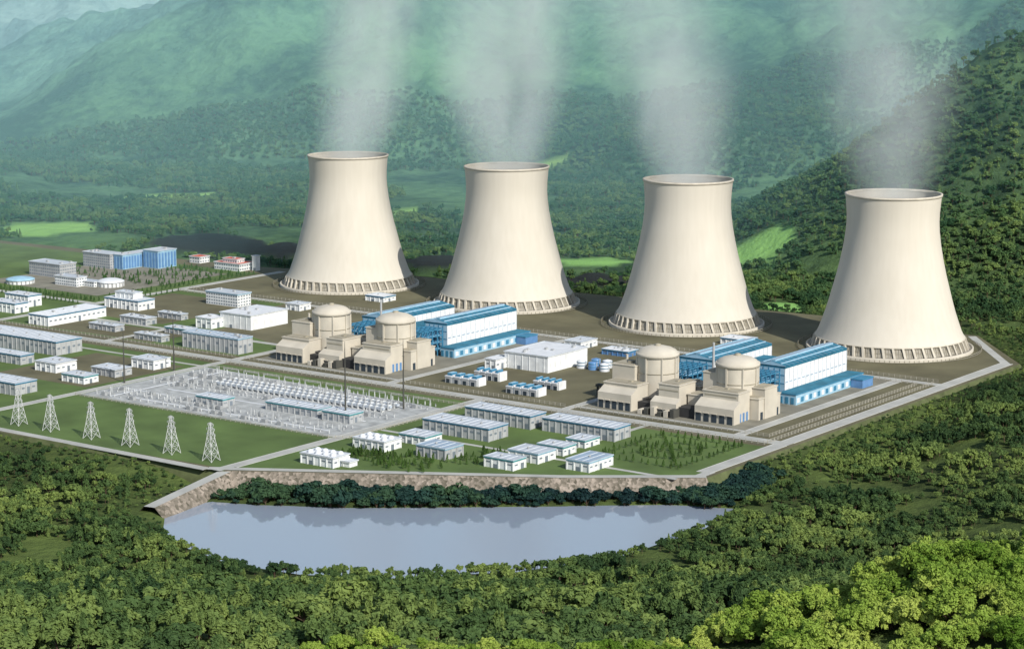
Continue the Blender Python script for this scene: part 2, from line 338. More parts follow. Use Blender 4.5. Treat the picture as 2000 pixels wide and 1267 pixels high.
# ------------------------------------------------------------------ cooling towers
def ctower(cx,cy):
    t=MB("cooling_tower"); n=112
    zs=[14,20,30,42,54,66,80,96,112,126,136,146,156,163]
    rs=[78.8,75.6,72.0,67.9,64.5,61.3,57.6,54.0,51.0,49.2,48.6,48.8,49.6,50.3]
    prof=list(zip(rs,zs))
    t.lathe(cx,cy,prof,"tower_concrete",n)
    t.lathe(cx,cy,[(50.3,163),(51.2,163.3),(51.4,165.6),(49.0,165.7),(48.9,163)],"basin",n)
    t.lathe(cx,cy,[(r-1.2,z) for r,z in reversed(prof)],"tower_concrete",n)
    t.lathe(cx,cy,[(78.8,14),(79.6,13.6),(79.6,12.4),(76,12.2)],"basin",n)
    t.lathe(cx,cy,[(78.2,12.2),(82.0,3)],"louver",n)
    t.lathe(cx,cy,[(88.5,-.3),(88.5,3.2),(86.8,3.6),(86.6,2.4),(79,2.4)],"basin",n)
    m=48
    for i in range(m):
        a=2*math.pi*i/m
        def P(r,ang,z): return (cx+r*math.cos(ang),cy+r*math.sin(ang),z)
        da=1.15/80
        ro,ri=84.2,79.2
        tw=0.014
        t.hexa([P(ri-2,a-da+tw,2.4),P(ro,a-da+tw,2.4),P(ro,a+da+tw,2.4),P(ri-2,a+da+tw,2.4),P(77,a-da-tw,13),P(80.6,a-da-tw,13),P(80.6,a+da-tw,13),P(77,a+da-tw,13)],"basin")
        for q in (-.25,.0,.25):
            b_=a+q*2*math.pi/m*1.0+math.pi/m
            t.beam(P(82.3,b_,2.6),P(78.5,b_,12.6),.45,"cream_dark")
        b0=a+.2*math.pi/m; b1=a+1.8*math.pi/m
        t.beam(P(80.6,b0,7.5),P(80.6,b1,7.5),.4,"cream_dark")
    t.build()
    f=MB("basin_fence"); 
    for i in range(120):
        a=2*math.pi*i/120; x=cx+97*math.cos(a);y=cy+97*math.sin(a)
        f.box(x-.2,x+.2,y-.2,y+.2,-.2,3.6,"fence_dark")
    f.lathe(cx,cy,[(97,3.1),(97.2,3.1),(97.2,3.5),(97,3.5)],"fence",120); f.lathe(cx,cy,[(97,1.2),(97.2,1.2),(97.2,1.5),(97,1.5)],"fence",120)
    f.build()
TW=[(-1802,2087),(-1553,2088),(-1298,2088),(-1042,2087)]
for c in TW: ctower(*c)

# ------------------------------------------------------------------ steam
def steam(cx,cy,lean,dens,rr,seed,bend=0):
    H_=330; me=bpy.data.meshes.new("steam_plume"); b=MB("steam_plume")
    ring=[]
    for z in np.linspace(0,H_,12):
        r=50+(rr-47)*min(1,z/120.)+ .10*z
        ring.append((z,r,lean[0]*z+bend*math.sin(z/70.),lean[1]*z))
    n=24
    for z,r,ox,oy in ring:
        for i in range(n):
            a=2*math.pi*i/n; b.v.append((ox+r*math.cos(a),oy+r*math.sin(a),z))
    for k in range(len(ring)-1):
        for i in range(n):
            j=(i+1)%n; b.f.append([k*n+i,k*n+j,(k+1)*n+j,(k+1)*n+i])
    b.f.append([i for i in range(n)][::-1]); b.f.append([(len(ring)-1)*n+i for i in range(n)])
    me.from_pydata(b.v,[],b.f); o=bpy.data.objects.new("steam_plume",me); o.location=(cx,cy,158); sc.collection.objects.link(o)
    m=bpy.data.materials.new("steam"); m.use_nodes=True; nt=m.node_tree;N=nt.nodes;L=nt.links; N.clear()
    out=N.new("ShaderNodeOutputMaterial"); vol=N.new("ShaderNodeVolumePrincipled"); L.new(vol.outputs[0],out.inputs["Volume"])
    vol.inputs["Color"].default_value=(.90,.99,1,1); vol.inputs["Anisotropy"].default_value=-.62
    tc=N.new("ShaderNodeTexCoord"); sx=N.new("ShaderNodeSeparateXYZ"); L.new(tc.outputs["Object"],sx.inputs[0])
    def M(op,a,b_=None,c=None):
        q=N.new("ShaderNodeMath"); q.operation=op
        for ii,vv in enumerate((a,b_,c)):
            if vv is None: continue
            if hasattr(vv,"links"): L.new(vv,q.inputs[ii])
            else: q.inputs[ii].default_value=vv
        return q.outputs[0]
    z=sx.outputs[2]
    sn=M('MULTIPLY',M('SINE',M('DIVIDE',z,70.)),bend)
    dx=M('SUBTRACT',M('SUBTRACT',sx.outputs[0],M('MULTIPLY',z,lean[0])),sn); dy=M('SUBTRACT',sx.outputs[1],M('MULTIPLY',z,lean[1]))
    r=M('SQRT',M('ADD',M('MULTIPLY',dx,dx),M('MULTIPLY',dy,dy)))
    R_=M('ADD',M('MULTIPLY_ADD',M('MINIMUM',M('DIVIDE',z,120.),1.),rr-47.,50.),M('MULTIPLY',z,.10))
    q=M('MAXIMUM',M('SUBTRACT',1.,M('DIVIDE',r,R_)),0.)
    q=M('POWER',q,1.4)
    mp=N.new("ShaderNodeMapping"); mp.inputs["Scale"].default_value=(.014,.014,.0075); mp.inputs["Location"].default_value=(seed*3.1,seed*1.7,seed*.9)
    L.new(tc.outputs["Object"],mp.inputs["Vector"]); nz=N.new("ShaderNodeTexNoise"); nz.inputs["Scale"].default_value=1; nz.inputs["Detail"].default_value=3; nz.inputs["Distortion"].default_value=.7
    L.new(mp.outputs[0],nz.inputs["Vector"])
    w=M('MAXIMUM',M('MULTIPLY_ADD',nz.outputs["Fac"],2.8,-.75),0.08)
    fade=M('MAXIMUM',M('MULTIPLY_ADD',z,-1/380.,1.),.1)
    L.new(M('MULTIPLY',M('MULTIPLY',M('MULTIPLY',q,w),fade),dens),vol.inputs["Density"])
    me.materials.append(m)
steam(-1802,2087,(.16,.10),.022,66,1,8)
steam(-1553,2088,(.0,.05),.028,82,2,-6)
steam(-1298,2088,(-.18,-.1),.021,74,3,6)
steam(-1042,2087,(-.10,-.1),.018,80,4,8)
# valley haze
hz=MB("haze"); 
c=[W(-2600,2800),W(2600,2800),W(6500,15500),W(-6500,15500)]
hz.v=[(x,y,-60) for x,y in c]+[(x,y,1500) for x,y in c]; hz.f=[[3,2,1,0],[4,5,6,7],[0,1,5,4],[1,2,6,5],[2,3,7,6],[3,0,4,7]]
me=bpy.data.meshes.new("haze"); me.from_pydata(hz.v,[],hz.f); o=bpy.data.objects.new("haze",me); sc.collection.objects.link(o)
m=bpy.data.materials.new("haze_air"); m.use_nodes=True; nt=m.node_tree; nt.nodes.clear()
out=nt.nodes.new("ShaderNodeOutputMaterial"); vs=nt.nodes.new("ShaderNodeVolumeScatter"); vs.inputs["Color"].default_value=(.42,.86,1,1); vs.inputs["Density"].default_value=1.7e-4; vs.inputs["Anisotropy"].default_value=-.35
nt.links.new(vs.outputs[0],out.inputs["Volume"]); me.materials.append(m)

# ------------------------------------------------------------------ buildings
def bldg(name,x,y,lu,lv,h,wall="white_wall",roof="roof_grey",trim="blue_trim",style="ware",units=0):
    b=MB(name); x0,x1,y0,y1=x-lu,x,y,y+lv
    b.box(x0,x1,y0,y1,-.5,h-.8,wall)
    b.box(x0-.9,x1+.9,y0-.9,y1+.9,h-.8,h-.3,trim or wall,roof)
    if trim: b.box(x0-.35,x1+.35,y0-.35,y1+.35,h-1.7,h-.82,trim)
    pw=.5
    b.box(x0-.9,x1+.9,y0-.9,y0-.9+pw,h-.3,h+.3,"roof_grey");b.box(x0-.9,x1+.9,y1+.9-pw,y1+.9,h-.3,h+.3,"roof_grey")
    b.box(x0-.9,x0-.9+pw,y0-.4,y1+.4,h-.3,h+.3,"roof_grey");b.box(x1+.9-pw,x1+.9,y0-.4,y1+.4,h-.3,h+.3,"roof_grey")
    rr=random.Random(int(abs(x*7+y)))
    if style=="ware":
        nu=max(2,round(lu/7)); nv=max(2,round(lv/7))
        for i in range(nu+1):
            px=x0+(lu)*i/nu
            b.box(px-.5,px+.5,y0-.6,y0+.1,-.4,h-1.9,wall)
        for i in range(nv+1):
            py=y0+lv*i/nv
            b.box(x1-.1,x1+.6,py-.5,py+.5,-.4,h-1.9,wall)
        for i in range(nu):
            px=x0+lu*(i+.5)/nu; w=lu/nu*.25
            if i%4==1: b.box(px-w,px+w,y0-.15,y0+.2,0,h*.4,"window_grey")
            elif rr.random()<.75: b.box(px-w,px+w,y0-.15,y0+.2,h*.48,h*.62,"window_grey")
        for i in range(nv):
            py=y0+lv*(i+.5)/nv; w=lv/nv*.25
            b.box(x1-.2,x1+.15,py-w,py+w,0 if i==nv//2 else h*.42,h*.55,"window_grey")
        for i in range(1,nu):
            px=x0+lu*i/nu; b.box(px-.25,px+.25,y0+.5,y1-.5,h-.3,h+.0,"roof_white")
        for i in range(nu//3):
            px=x0+lu*(i*3+1.5)/nu; b.lathe(px,(y0+y1)/2,[(1,h-.3),(1,h+.8),(.2,h+1.2)],"steel_grey",8)
    elif style=="office":
        ns=max(2,int(h/4)); 
        for k in range(ns):
            z0=h*(k+.35)/ns*.9; z1=h*(k+.8)/ns*.9
            nn_=max(3,int(lu/4))
            for i in range(nn_):
                px=x0+lu*(i+.5)/nn_; b.box(px-1.2,px+1.2,y0-.15,y0+.2,z0,z1,"window_grey")
            nn_=max(2,int(lv/4))
            for i in range(nn_):
                py=y0+lv*(i+.5)/nn_; b.box(x1-.2,x1+.15,py-1.2,py+1.2,z0,z1,"window_grey")
    elif style=="blueglass":
        nn_=max(3,int(lu/5))
        for i in range(nn_):
            px=x0+lu*(i+.5)/nn_; b.box(px-1.9,px+1.9,y0-.2,y0+.2,1,h-3,"blue_glass")
        nn_=max(2,int(lv/5))
        for i in range(nn_):
            py=y0+lv*(i+.5)/nn_; b.box(x1-.2,x1+.2,py-1.9,py+1.9,1,h-3,"blue_glass")
    elif style=="plain":
        for i in range(int(lu/9)):
            px=x0+4+i*9; b.box(px,px+.5,y0-.4,y0+.1,0,h-1,wall)
        for i in range(int(lv/9)):
            py=y0+4+i*9; b.box(x1-.1,x1+.4,py,py+.5,0,h-1,wall)
        b.box(x0+lu*.3,x0+lu*.3+4,y0-.2,y0+.2,0,4,"window_grey")
    for i in range(units):
        ux=rr.uniform(x0+3,x1-5);uy=rr.uniform(y0+3,y1-5) if lv>9 else y0+lv/2-1
        b.box(ux,ux+rr.uniform(2,4),uy,uy+rr.uniform(2,4),h-.3,h+rr.uniform(1.2,2.4),"grey_wall")
    return b.build()
bl=bldg
bl("office_building",-2138,1903,59,28,18,"grey_wall","roof_grey",None,"office",3)
bl("office_building",-2148,2000,52,23,20,"grey_wall","roof_grey",None,"office",3)
bl("glass_office_building",-2130,2006,17,61,20,"light_blue","roof_grey",None,"blueglass",2)
bl("glass_office_building",-2098,2040,28,34,24,"light_blue","roof_grey",None,"blueglass",2)
bl("guard_house",-2090,2110,19,19,9,"white_wall","red_roof",None,"office")
bl("canteen_building",-2064,1864,40,17,12,"white_wall","roof_grey",None,"office",2)
bl("visitor_center",-1993,2086,46,30,10,"white_wall","red_roof",None,"office",3); bl("visitor_center",-2003,2092,26,14,15,"white_wall","red_roof",None,"office",1)
bl("stair_tower",-1980,2104,7,8,20,"white_wall","roof_white",None,"plain")
def domeb(name,cx,cy,r,h,m):
    b=MB(name); b.lathe(cx,cy,[(r,-.3),(r,h*.5)],"white_wall",40); b.lathe(cx,cy,[(r*1.08,h*.5),(r*1.08,h*.58),(r*.9,h*.68),(r*.6,h*.8),(r*.2,h*.86),(0.1,h*.88)],m,40)
    for i in range(20):
        a=math.pi*2*i/20; x=cx+r*1.02*math.cos(a);y=cy+r*1.02*math.sin(a); b.box(x-.7,x+.7,y-.7,y+.7,0,h*.5,"grey_wall")
    b.build()
domeb("auditorium",-2148,1845,17,10,"light_blue"); domeb("exhibition_hall",-2036,1896,16,12,"roof_white"); bl("exhibition_wing",-2045,1876,30,14,7,trim=None,style="office")
bl("laboratory_building",-1864,1778,56,26,12,units=4); bl("laboratory_building",-1880,1786,30,14,19,trim=None,units=1)
bl("storage_hall",-1867,1642,32,87,12,roof="roof_white",units=2)
bl("workshop",-1966,1679,45,20,12,units=2); bl("workshop",-1990,1720,40,20,14,units=2)
for (x,y,lu,lv,h) in [(-1779,1661,41,13,8),(-1783,1712,41,16,9),(-1690,1645,41,11,8),(-1698,1692,34,15,8),(-1776,1761,37,10,8)]:
    bl("transformer_building",x,y,lu,lv,h-1,"grey_wall","roof_grey","teal_trim" if lu==34 else None,"ware",3)
bl("control_building",-1788,1867,52,23,16,"white_wall","roof_grey","light_blue","office",2)
bl("water_treatment_building",-1664,1758,47,61,17,"white_wall","roof_white",None,"plain",6)
bl("pump_house",-1707,1739,23,23,12,"white_wall","roof_white",None,"ware",1)
bl("warehouse",-1572,1641,81,21,17,"grey_wall","roof_steel_blue","light_blue","ware",2)
bl("warehouse",-1721,1523,138,35,15,"grey_wall"); bl("warehouse",-1711,1466,79,17,10,"grey_wall")
bl("warehouse",-1593,1357,66,26,12,"grey_wall")
for (x,y,lu,lv,h,t) in [(-1648,1457,30,27,10,None),(-1582,1434,31,18,8,"teal_trim"),(-1583,1476,33,22,8,None),(-1581,1527,31,23,10,None)]:
    bl("service_building",x,y,lu,lv,h,"white_wall" if lu<32 else "grey_wall","roof_grey",t,"ware",1)
bl("gatehouse",-1673,2000,28,22,7,"white_wall","roof_white","blue_trim"); bl("storage_building",-1711,1891,21,19,8,trim=None)
bl("gatehouse",-1167,2000,32,22,7,"white_wall","roof_white","blue_trim")
bl("water_treatment_building",-1251,1751,54,70,17,"white_wall","roof_white",None,"plain",6)
bl("pump_house",-1303,1733,13,23,11,"white_wall","roof_white",None,"ware"); bl("storage_building",-1300,1880,21,30,8,trim=None)
for (x,y,lu,lv,h) in [(-1264,1653,41,14,9),(-1263,1686,31,14,10),(-1188,1647,38,15,9),(-1191,1685,30,14,9)]:
    b=MB("transformer_building"); n_=4
    for k in range(n_):
        xa=x-lu+k*lu/n_; b.box(xa,xa+lu/n_-2.2,y,y+lv,-.3,h-3,"grey_wall"); b.box(xa-.3,xa+lu/n_-1.9,y-.3,y+lv+.3,h-3,h-2,"roof_white"); b.box(xa+1.5,xa+lu/n_-3.6,y+2,y+lv-3,h-2,h+.6,"blue_trim","light_blue")
        b.box(xa+1.5,xa+5.5,y-.15,y+.2,0,h*.45,"glass_dark"); b.box(xa+lu/n_-2.2,xa+lu/n_-.2,y+1,y+lv-1,-.3,h-1,"white_wall")
    b.build()
for k,(x,y) in enumerate([(-1240,1795),(-1226,1795),(-1212,1795),(-1234,1812),(-1220,1812)]):
    b=MB("storage_tank"); b.lathe(x,y,[(5,-.2),(5,7),(4.6,7.6),(.1,8.6)],"blue_glass" if k%2 else "roof_white",24)
    b.lathe(x,y,[(5.15,3),(5.3,3),(5.3,3.5),(5.15,3.5)],"blue_trim",24); b.lathe(x,y,[(5.15,6),(5.3,6),(5.3,6.6),(5.15,6.6)],"blue_trim",24); b.beam((x+5.3,y-1,0),(x+5.3,y-1,8),.5,"steel_white"); b.build()
bl("cooler_unit",-1235,1872,32,19,6,"blue_glass","roof_white","blue_trim","ware",4); 
for (x,y,lu,lv,h) in [(-1110,1527,72,23,12.5),(-1110,1466,72,27,12),(-1023,1531,76,24,12)]:
    bl("warehouse",x,y,lu,lv,h,"grey_wall","roof_grey","blue_trim","ware",0)
bl("workshop",-1027,1424,30,24,9,"white_wall","roof_grey","light_blue"); bl("workshop",-1027,1460,26,18,8,"white_wall","roof_grey","teal_trim"); bl("workshop",-1029,1495,19,21,7,"white_wall","roof_grey","teal_trim")
bl("workshop",-1029,1392,29,17,9,"white_wall","roof_grey","teal_trim"); bl("workshop",-976,1424,22,34,9,"white_wall","roof_steel_blue","light_blue")
bl("workshop",-1144,1421,28,22,8,"white_wall","roof_grey","teal_trim"); bl("workshop",-1097,1389,30,24,10,"grey_wall","roof_steel_blue","light_blue")
for (x,y,lu,lv,h) in [(-1153,1312,35,20,9),(-1157,1382,34,22,9)]:
    o=bl("pump_station",x,y,lu,lv,h,"white_wall","roof_white",None,"ware",0)
    b=MB("roof_vents")
    for i in range(4):
        for j in range(2): b.lathe(x-lu+5+i*(lu-10)/3,y+6+j*9,[(2.6,h-.3),(2.6,h+1),(1.8,h+2),(.1,h+2.4)],"roof_white",16)
    v=b.build(); v.parent=o
bl("storage_building",-1144,1322,20,10,5,"white_wall","roof_white",None,"plain")

# ------------------------------------------------------------------ power units
def unit(ox):
    def dome(cx,cy):
        b=MB("reactor_building"); r=19.3
        b.lathe(cx,cy,[(r,-.3),(r,45)],"cream_concrete",64); b.lathe(cx,cy,[(r,45),(r+1.2,45.2),(r+1.2,48.4),(r-.2,48.6)],"cream_concrete",64)
        b.lathe(cx,cy,[(r-.2,48.6),(r*.9,50.6),(r*.7,52.6),(r*.42,54),(r*.15,54.6),(.05,54.7)],"cream_concrete",64)
        b.lathe(cx,cy,[(3,54.4),(3,56),(.1,56.6)],"cream_dark",20)
        b.lathe(cx,cy,[(r+.1,30),(r+.4,30),(r+.4,30.8),(r+.1,30.8)],"cream_dark",64)
        for i in range(8):
            a=math.pi*2*i/8; x=cx+(r+.2)*math.cos(a);y=cy+(r+.2)*math.sin(a); b.box(x-.8,x+.8,y-.8,y+.8,0,45,"cream_concrete")
        b.build()
    dome(ox-1084,1694); dome(ox-998,1695)
    b=MB("reactor_auxiliary_building")
    C="cream_concrete";Dk="cream_dark"
    def blk(x0,x1,y0,y1,h,vents=True):
        b.box(ox+x0,ox+x1,y0,y1,-.4,h,C); b.box(ox+x0-.6,ox+x1+.6,y0-.6,y1+.6,h,h+.9,C,"cream_concrete")
        b.box(ox+x0+2,ox+x1-2,y0+2,y1-2,h+.9,h+1.6,Dk)
    def lean(x0,x1,y0,y1,h0,h1):
        X0,X1=ox+x0,ox+x1
        b.hexa([(X0,y0,-.4),(X1,y0,-.4),(X1,y1,-.4),(X0,y1,-.4),(X0,y0,h0),(X1,y0,h0),(X1,y1,h1),(X0,y1,h1)],C)
    def opens(x0,x1,y,h,k):
        for i in range(k):
            px=ox+x0+(x1-x0)*(i+.5)/k; w=(x1-x0)/k*.33
            b.box(px-w,px+w,y-.3,y+.2,0,h,"glass_dark"); b.box(px-w-.4,px+w+.4,y-1.6,y-.3,h,h+.6,C)
    blk(-1118,-1081,1655,1673,22); lean(-1118,-1081,1645,1655,15,20); opens(-1118,-1081,1645,8,5)
    blk(-1121,-1096,1673.5,1698,36); blk(-1088,-1063,1678,1700,17); blk(-1063,-1035,1690,1716,21)
    blk(-1058,-1036,1656,1684,27); lean(-1062,-1034,1648,1656,12,16); opens(-1062,-1034,1648,6,4)
    blk(-1013,-976,1660,1680,26); lean(-1015,-974,1649,1660,14,20); opens(-1015,-974,1649,8,5)
    blk(-1026,-1000,1681,1704,38); blk(-990,-967,1681,1720,19); blk(-981,-966,1690,1712,27); blk(-1034,-1014,1668,1700,18)
    for k in range(5):
        yy=1684+k*7; b.box(ox-967.2,ox-966.3,yy,yy+3.5,0,7,"glass_dark")
    for k in range(3): b.box(ox-976.2,ox-975.7,1662+k*6,1665+k*6,0,8,"blue_glass")
    for k in range(3): b.box(ox-1081.2,ox-1080.7,1657+k*6,1660+k*6,0,8,"blue_glass")
    for (x0,x1,y,z) in [(-1116,-1083,1655,21),(-1011,-978,1660,24.5),(-1057,-1037,1656,24)]: b.box(ox+x0,ox+x1,y-.25,y+.1,z-2.2,z-1,Dk)
    for (x,y,z,s) in [(-1108,1680,37,4),(-1014,1688,39,4),(-1048,1668,28,3),(-1075,1685,18,4),(-1050,1700,22,5),(-995,1668,27,3),(-1095,1662,23,3),(-980,1702,20,3)]:
        b.box(ox+x,ox+x+s,y,y+s*1.4,z-.5,z+s*.6,Dk)
    b.lathe(ox-1040,1722,[(1.3,0),(1.1,58)],"grey_wall",12); b.lathe(ox-1126,1706,[(1.2,0),(1.2,40)],C,12)
    for k in range(6): b.box(ox-1072+k*7,ox-1068+k*7,1642,1655,0,4+k%3*2,"steel_dark" if k%2 else C)
    b.box(ox-1036,ox-1014,1652,1667,0,9,"dark_gap"); b.box(ox-1081,ox-1063,1656,1677,0,8,"dark_gap")
    b.build()
    q=MB("pipe_trestle")
    for k in range(9): q.box(ox-1150+k*3.5,ox-1148.8+k*3.5,1690,1692,0,9,"steel_dark")
    q.box(ox-1150,ox-1120,1688,1694,9,11,"steel_dark"); q.box(ox-1150,ox-1122,1720,1750,0,7,"steel_dark","grey_wall"); q.build()
    def hall(x0,x1,y0,y1,h):
        t=MB("turbine_hall"); X0,X1=ox+x0,ox+x1
        t.box(X0,X1,y0,y1,-.4,h-3,"white_wall")
        t.box(X0-.4,X1+.4,y0-.4,y1+.4,h-3.2,h-1,"blue_roof")
        xm=(X0+X1)/2
        k=len(t.v); t.v+=[(X0-1,y0-1,h-1),(X1+1,y0-1,h-1),(X1+1,y1+1,h-1),(X0-1,y1+1,h-1),(xm,y0-1,h+2.4),(xm,y1+1,h+2.4)]
        t.face([k,k+4,k+5,k+3],"blue_roof"); t.face([k+4,k+1,k+2,k+5],"blue_roof"); t.face([k,k+1,k+4],"light_blue"); t.face([k+2,k+3,k+5],"light_blue")
        t.face([k+3,k+2,k+1,k],"blue_roof")
        nb=int((y1-y0)/8)
        for i in range(nb+1):
            yy=y0+(y1-y0)*i/nb
            t.box(X1-.1,X1+.7,yy-.4,yy+.4,-.3,h-3.3,"roof_white")
            t.beam((X0-1,yy,h-.9),(xm,yy,h+2.5),.35,"roof_steel_blue"); t.beam((xm,yy,h+2.5),(X1+1,yy,h-.9),.35,"roof_steel_blue")
            if i<nb:
                t.box(X1-.2,X1+.25,yy+1.6,yy+6.2,h*.50,h*.53,"roof_steel_blue")
        t.box(xm-2.4,xm+2.4,y0+4,y1-4,h+1.6,h+3.6,"light_blue","roof_steel_blue")
        t.box(X0+5,X0+6,y0+2,y1-2,h+.2,h+1.2,"light_blue"); t.box(X1-6,X1-5,y0+2,y1-2,h+.2,h+1.2,"light_blue")
        t.box(X0+.5,X1-.5,y0-.3,y0+.1,2,h-3.4,"light_blue")
        for i in range(5):
            px=X0+(X1-X0)*(i+.1)/5; t.box(px,px+.7,y0-.6,y0-.2,0,h-3.4,"blue_trim")
        for z in (8,16,24): t.box(X0,X1,y0-.55,y0-.25,z,z+.8,"blue_trim")
        t.build()
    hall(-1022,-992,1772,1894,34); hall(-1109,-1072,1773,1886,31)
    a=MB("turbine_annex"); a.box(ox-991,ox-973,1760,1894,-.3,9.5,"light_blue"); a.box(ox-990.6,ox-972.4,1759.4,1894.6,9.5,10.6,"blue_trim","blue_roof")
    for i in range(17):
        yy=1762+i*8; a.box(ox-973.1,ox-972.6,yy,yy+4.5,2,6.5,"blue_trim" if i%2 else "white_wall")
    for i in range(3): a.box(ox-990+i*6,ox-987+i*6,1759.6,1760.2,1,7,"blue_trim")
    a.box(ox-972.4,ox-960,1868,1890,-.3,8,"blue_glass"); a.box(ox-972.4,ox-959.5,1867.5,1890.5,8,9,"blue_trim")
    a.build()
    m=MB("turbine_link_building"); m.box(ox-1071,ox-1023,1790,1870,-.3,20,"light_blue"); m.box(ox-1071,ox-1022.6,1789.5,1870.5,20,21,"blue_roof")
    for i in range(10): m.box(ox-1070+i*4.8,ox-1068+i*4.8,1789.2,1790.2,2,17,"blue_trim")
    m.build()
    s=MB("steel_pipe_rack")
    def frame(x0,x1,y0,y1,h,nx,ny,nz):
        xs=[x0+(x1-x0)*i/nx for i in range(nx+1)];ys=[y0+(y1-y0)*i/ny for i in range(ny+1)];zs=[h*i/nz for i in range(1,nz+1)]
        for x in xs:
            for y in ys: s.beam((x,y,0),(x,y,h),.9,"blue_trim")
        for z in zs:
            for x in xs: s.beam((x,y0,z),(x,y1,z),.8,"blue_trim")
            for y in ys: s.beam((x0,y,z),(x1,y,z),.8,"blue_trim")
        for i in range(nx):
            for k in range(nz): s.beam((xs[i],y0,h*k/nz),(xs[i+1],y0,h*(k+1)/nz),.5,"light_blue")
        for z in zs[:-1]: s.box(x0+1,x1-1,y0+1,y1-1,z-.3,z,"light_blue")
    frame(ox-1018,ox-996,1735,1769,28,4,4,4); frame(ox-1100,ox-1076,1735,1770,26,4,4,4)
    for z in (10,17,23): s.lathe(ox-1007,1730,[(2,z-4),(2,z+1)],"roof_white",12)
    s.build()
unit(0); unit(-404)

# ------------------------------------------------------------------ switchyard
def gantry_rows():
    g=MB("switchyard_gantries")
    def portal(x0,x1,y,h,w=.32):
        for x in (x0,x1): g.beam((x-1,y,0),(x,y,h),w,"steel_white"); g.beam((x+1,y,0),(x,y,h),w,"steel_white")
        g.beam((x0,y,h),(x1,y,h),w,"steel_white"); g.beam((x0,y,h-1.2),(x1,y,h-1.2),w*.6,"steel_white")
    for i in range(11):
        x=-1530+i*27
        for y in (1422,1548): portal(x,x+20,y,8.5)
        if not (-1440<x<-1240): portal(x,x+20,1478,8.5)
    g.build()
    e=MB("switchyard_equipment")
    rr=random.Random(5)
    for row in (1410,1428,1438,1486,1496,1540,1556):
        x=-1538
        while x<-1236:
            if not(-1435<x<-1250 and 1434<row<1480):
                h=rr.uniform(2.5,5); e.box(x-.35,x+.35,row-.35,row+.35,0,h*.6,"steel_white"); e.lathe(x,row,[(.6,h*.6),(.35,h*.8),(.6,h)],"steel_grey" if rr.random()<.6 else "steel_white",8)
                if rr.random()<.12: e.box(x-2.5,x+2.5,row-2,row+2,0,3.4,"steel_grey")
            x+=rr.uniform(5,11)
    for yy,xa,xb in ((1506,-1475,-1262),(1516,-1475,-1262),(1527,-1470,-1262)):
        e.box(xa,xb,yy,yy+3.5,2.2,4.2,"roof_grey")
        x=xa
        while x<xb: e.box(x,x+1.6,yy-.3,yy+3.8,0,5.2,"steel_white"); x+=7
    for i in range(18):
        x=-1470+i*12; e.lathe(x,1522.5,[(1.4,0),(1.4,6),(.3,7)],"steel_grey",12)
    for i in range(10):
        x=-1530+(i%5)*13;y=1500+(i//5)*26; e.box(x,x+6,y,y+5,0,4,"steel_grey"); e.lathe(x+3,y+2.5,[(.5,4),(.5,6.5)],"steel_white",8)
    for (x0,x1,y0,y1) in [(-1500,-1250,1417,1419),(-1500,-1250,1466,1468),(-1540,-1480,1445,1447),(-1520,-1518,1410,1560)]: e.box(x0,x1,y0,y1,.12,.3,"roof_white")
    e.build()
gantry_rows()
bl("switchgear_building",-1396,1435,34,15,8,"grey_wall","roof_grey","teal_trim"); bl("switchgear_building",-1295,1453,63,18,8,"grey_wall","roof_grey","teal_trim"); bl("switchgear_building",-1254,1450,32,18,9,"grey_wall","roof_grey","teal_trim")
def pylon(x,y,h=32):
    p=MB("transmission_tower"); b_=4.6; M_="steel_white"
    lv=[0,.22,.42,.6,.76,.9,1]
    def wd(t): return b_*(1-t)**1.1+.7
    for sx in(-1,1):
        for sy_ in(-1,1):
            for k in range(6):
                w0,w1=wd(lv[k]),wd(lv[k+1]); p.beam((x+sx*w0,y+sy_*w0,h*lv[k]),(x+sx*w1,y+sy_*w1,h*lv[k+1]),.36,M_)
    for k in range(6):
        w0,w1=wd(lv[k]),wd(lv[k+1]);z0,z1=h*lv[k],h*lv[k+1]
        for (ax,ay,bx,by) in((-1,-1,1,-1),(1,-1,1,1),(1,1,-1,1),(-1,1,-1,-1)):
            p.beam((x+ax*w0,y+ay*w0,z0),(x+bx*w1,y+by*w1,z1),.22,M_); p.beam((x+bx*w0,y+by*w0,z0),(x+ax*w1,y+ay*w1,z1),.22,M_)
            p.beam((x+ax*w1,y+ay*w1,z1),(x+bx*w1,y+by*w1,z1),.22,M_)
    for z,l in((h*.72,5),(h*.86,4.4),(h*.98,3.2)):
        for s_ in(-1,1):
            p.beam((x,y,z+1.2),(x+s_*l,y,z),.3,M_); p.beam((x,y,z-.4),(x+s_*l,y,z),.3,M_); p.beam((x+s_*l,y,z),(x+s_*l,y,z-1.8),.3,M_)
    p.build()
PY=[-1491,-1449,-1397,-1349,-1299,-1253]
for x in PY: pylon(x,1273)
for (x,y,h) in [(-1556,1463,54),(-1562,1537,60),(-1269,1462,72),(-1257,1530,66)]:
    p=MB("lightning_mast"); p.lathe(x,y,[(.9,0),(.7,h*.4),(.45,h*.8),(.15,h)],"steel_dark",8); p.beam((x-1.5,y,h*.75),(x+1.5,y,h*.75),.3,"steel_dark"); p.build()

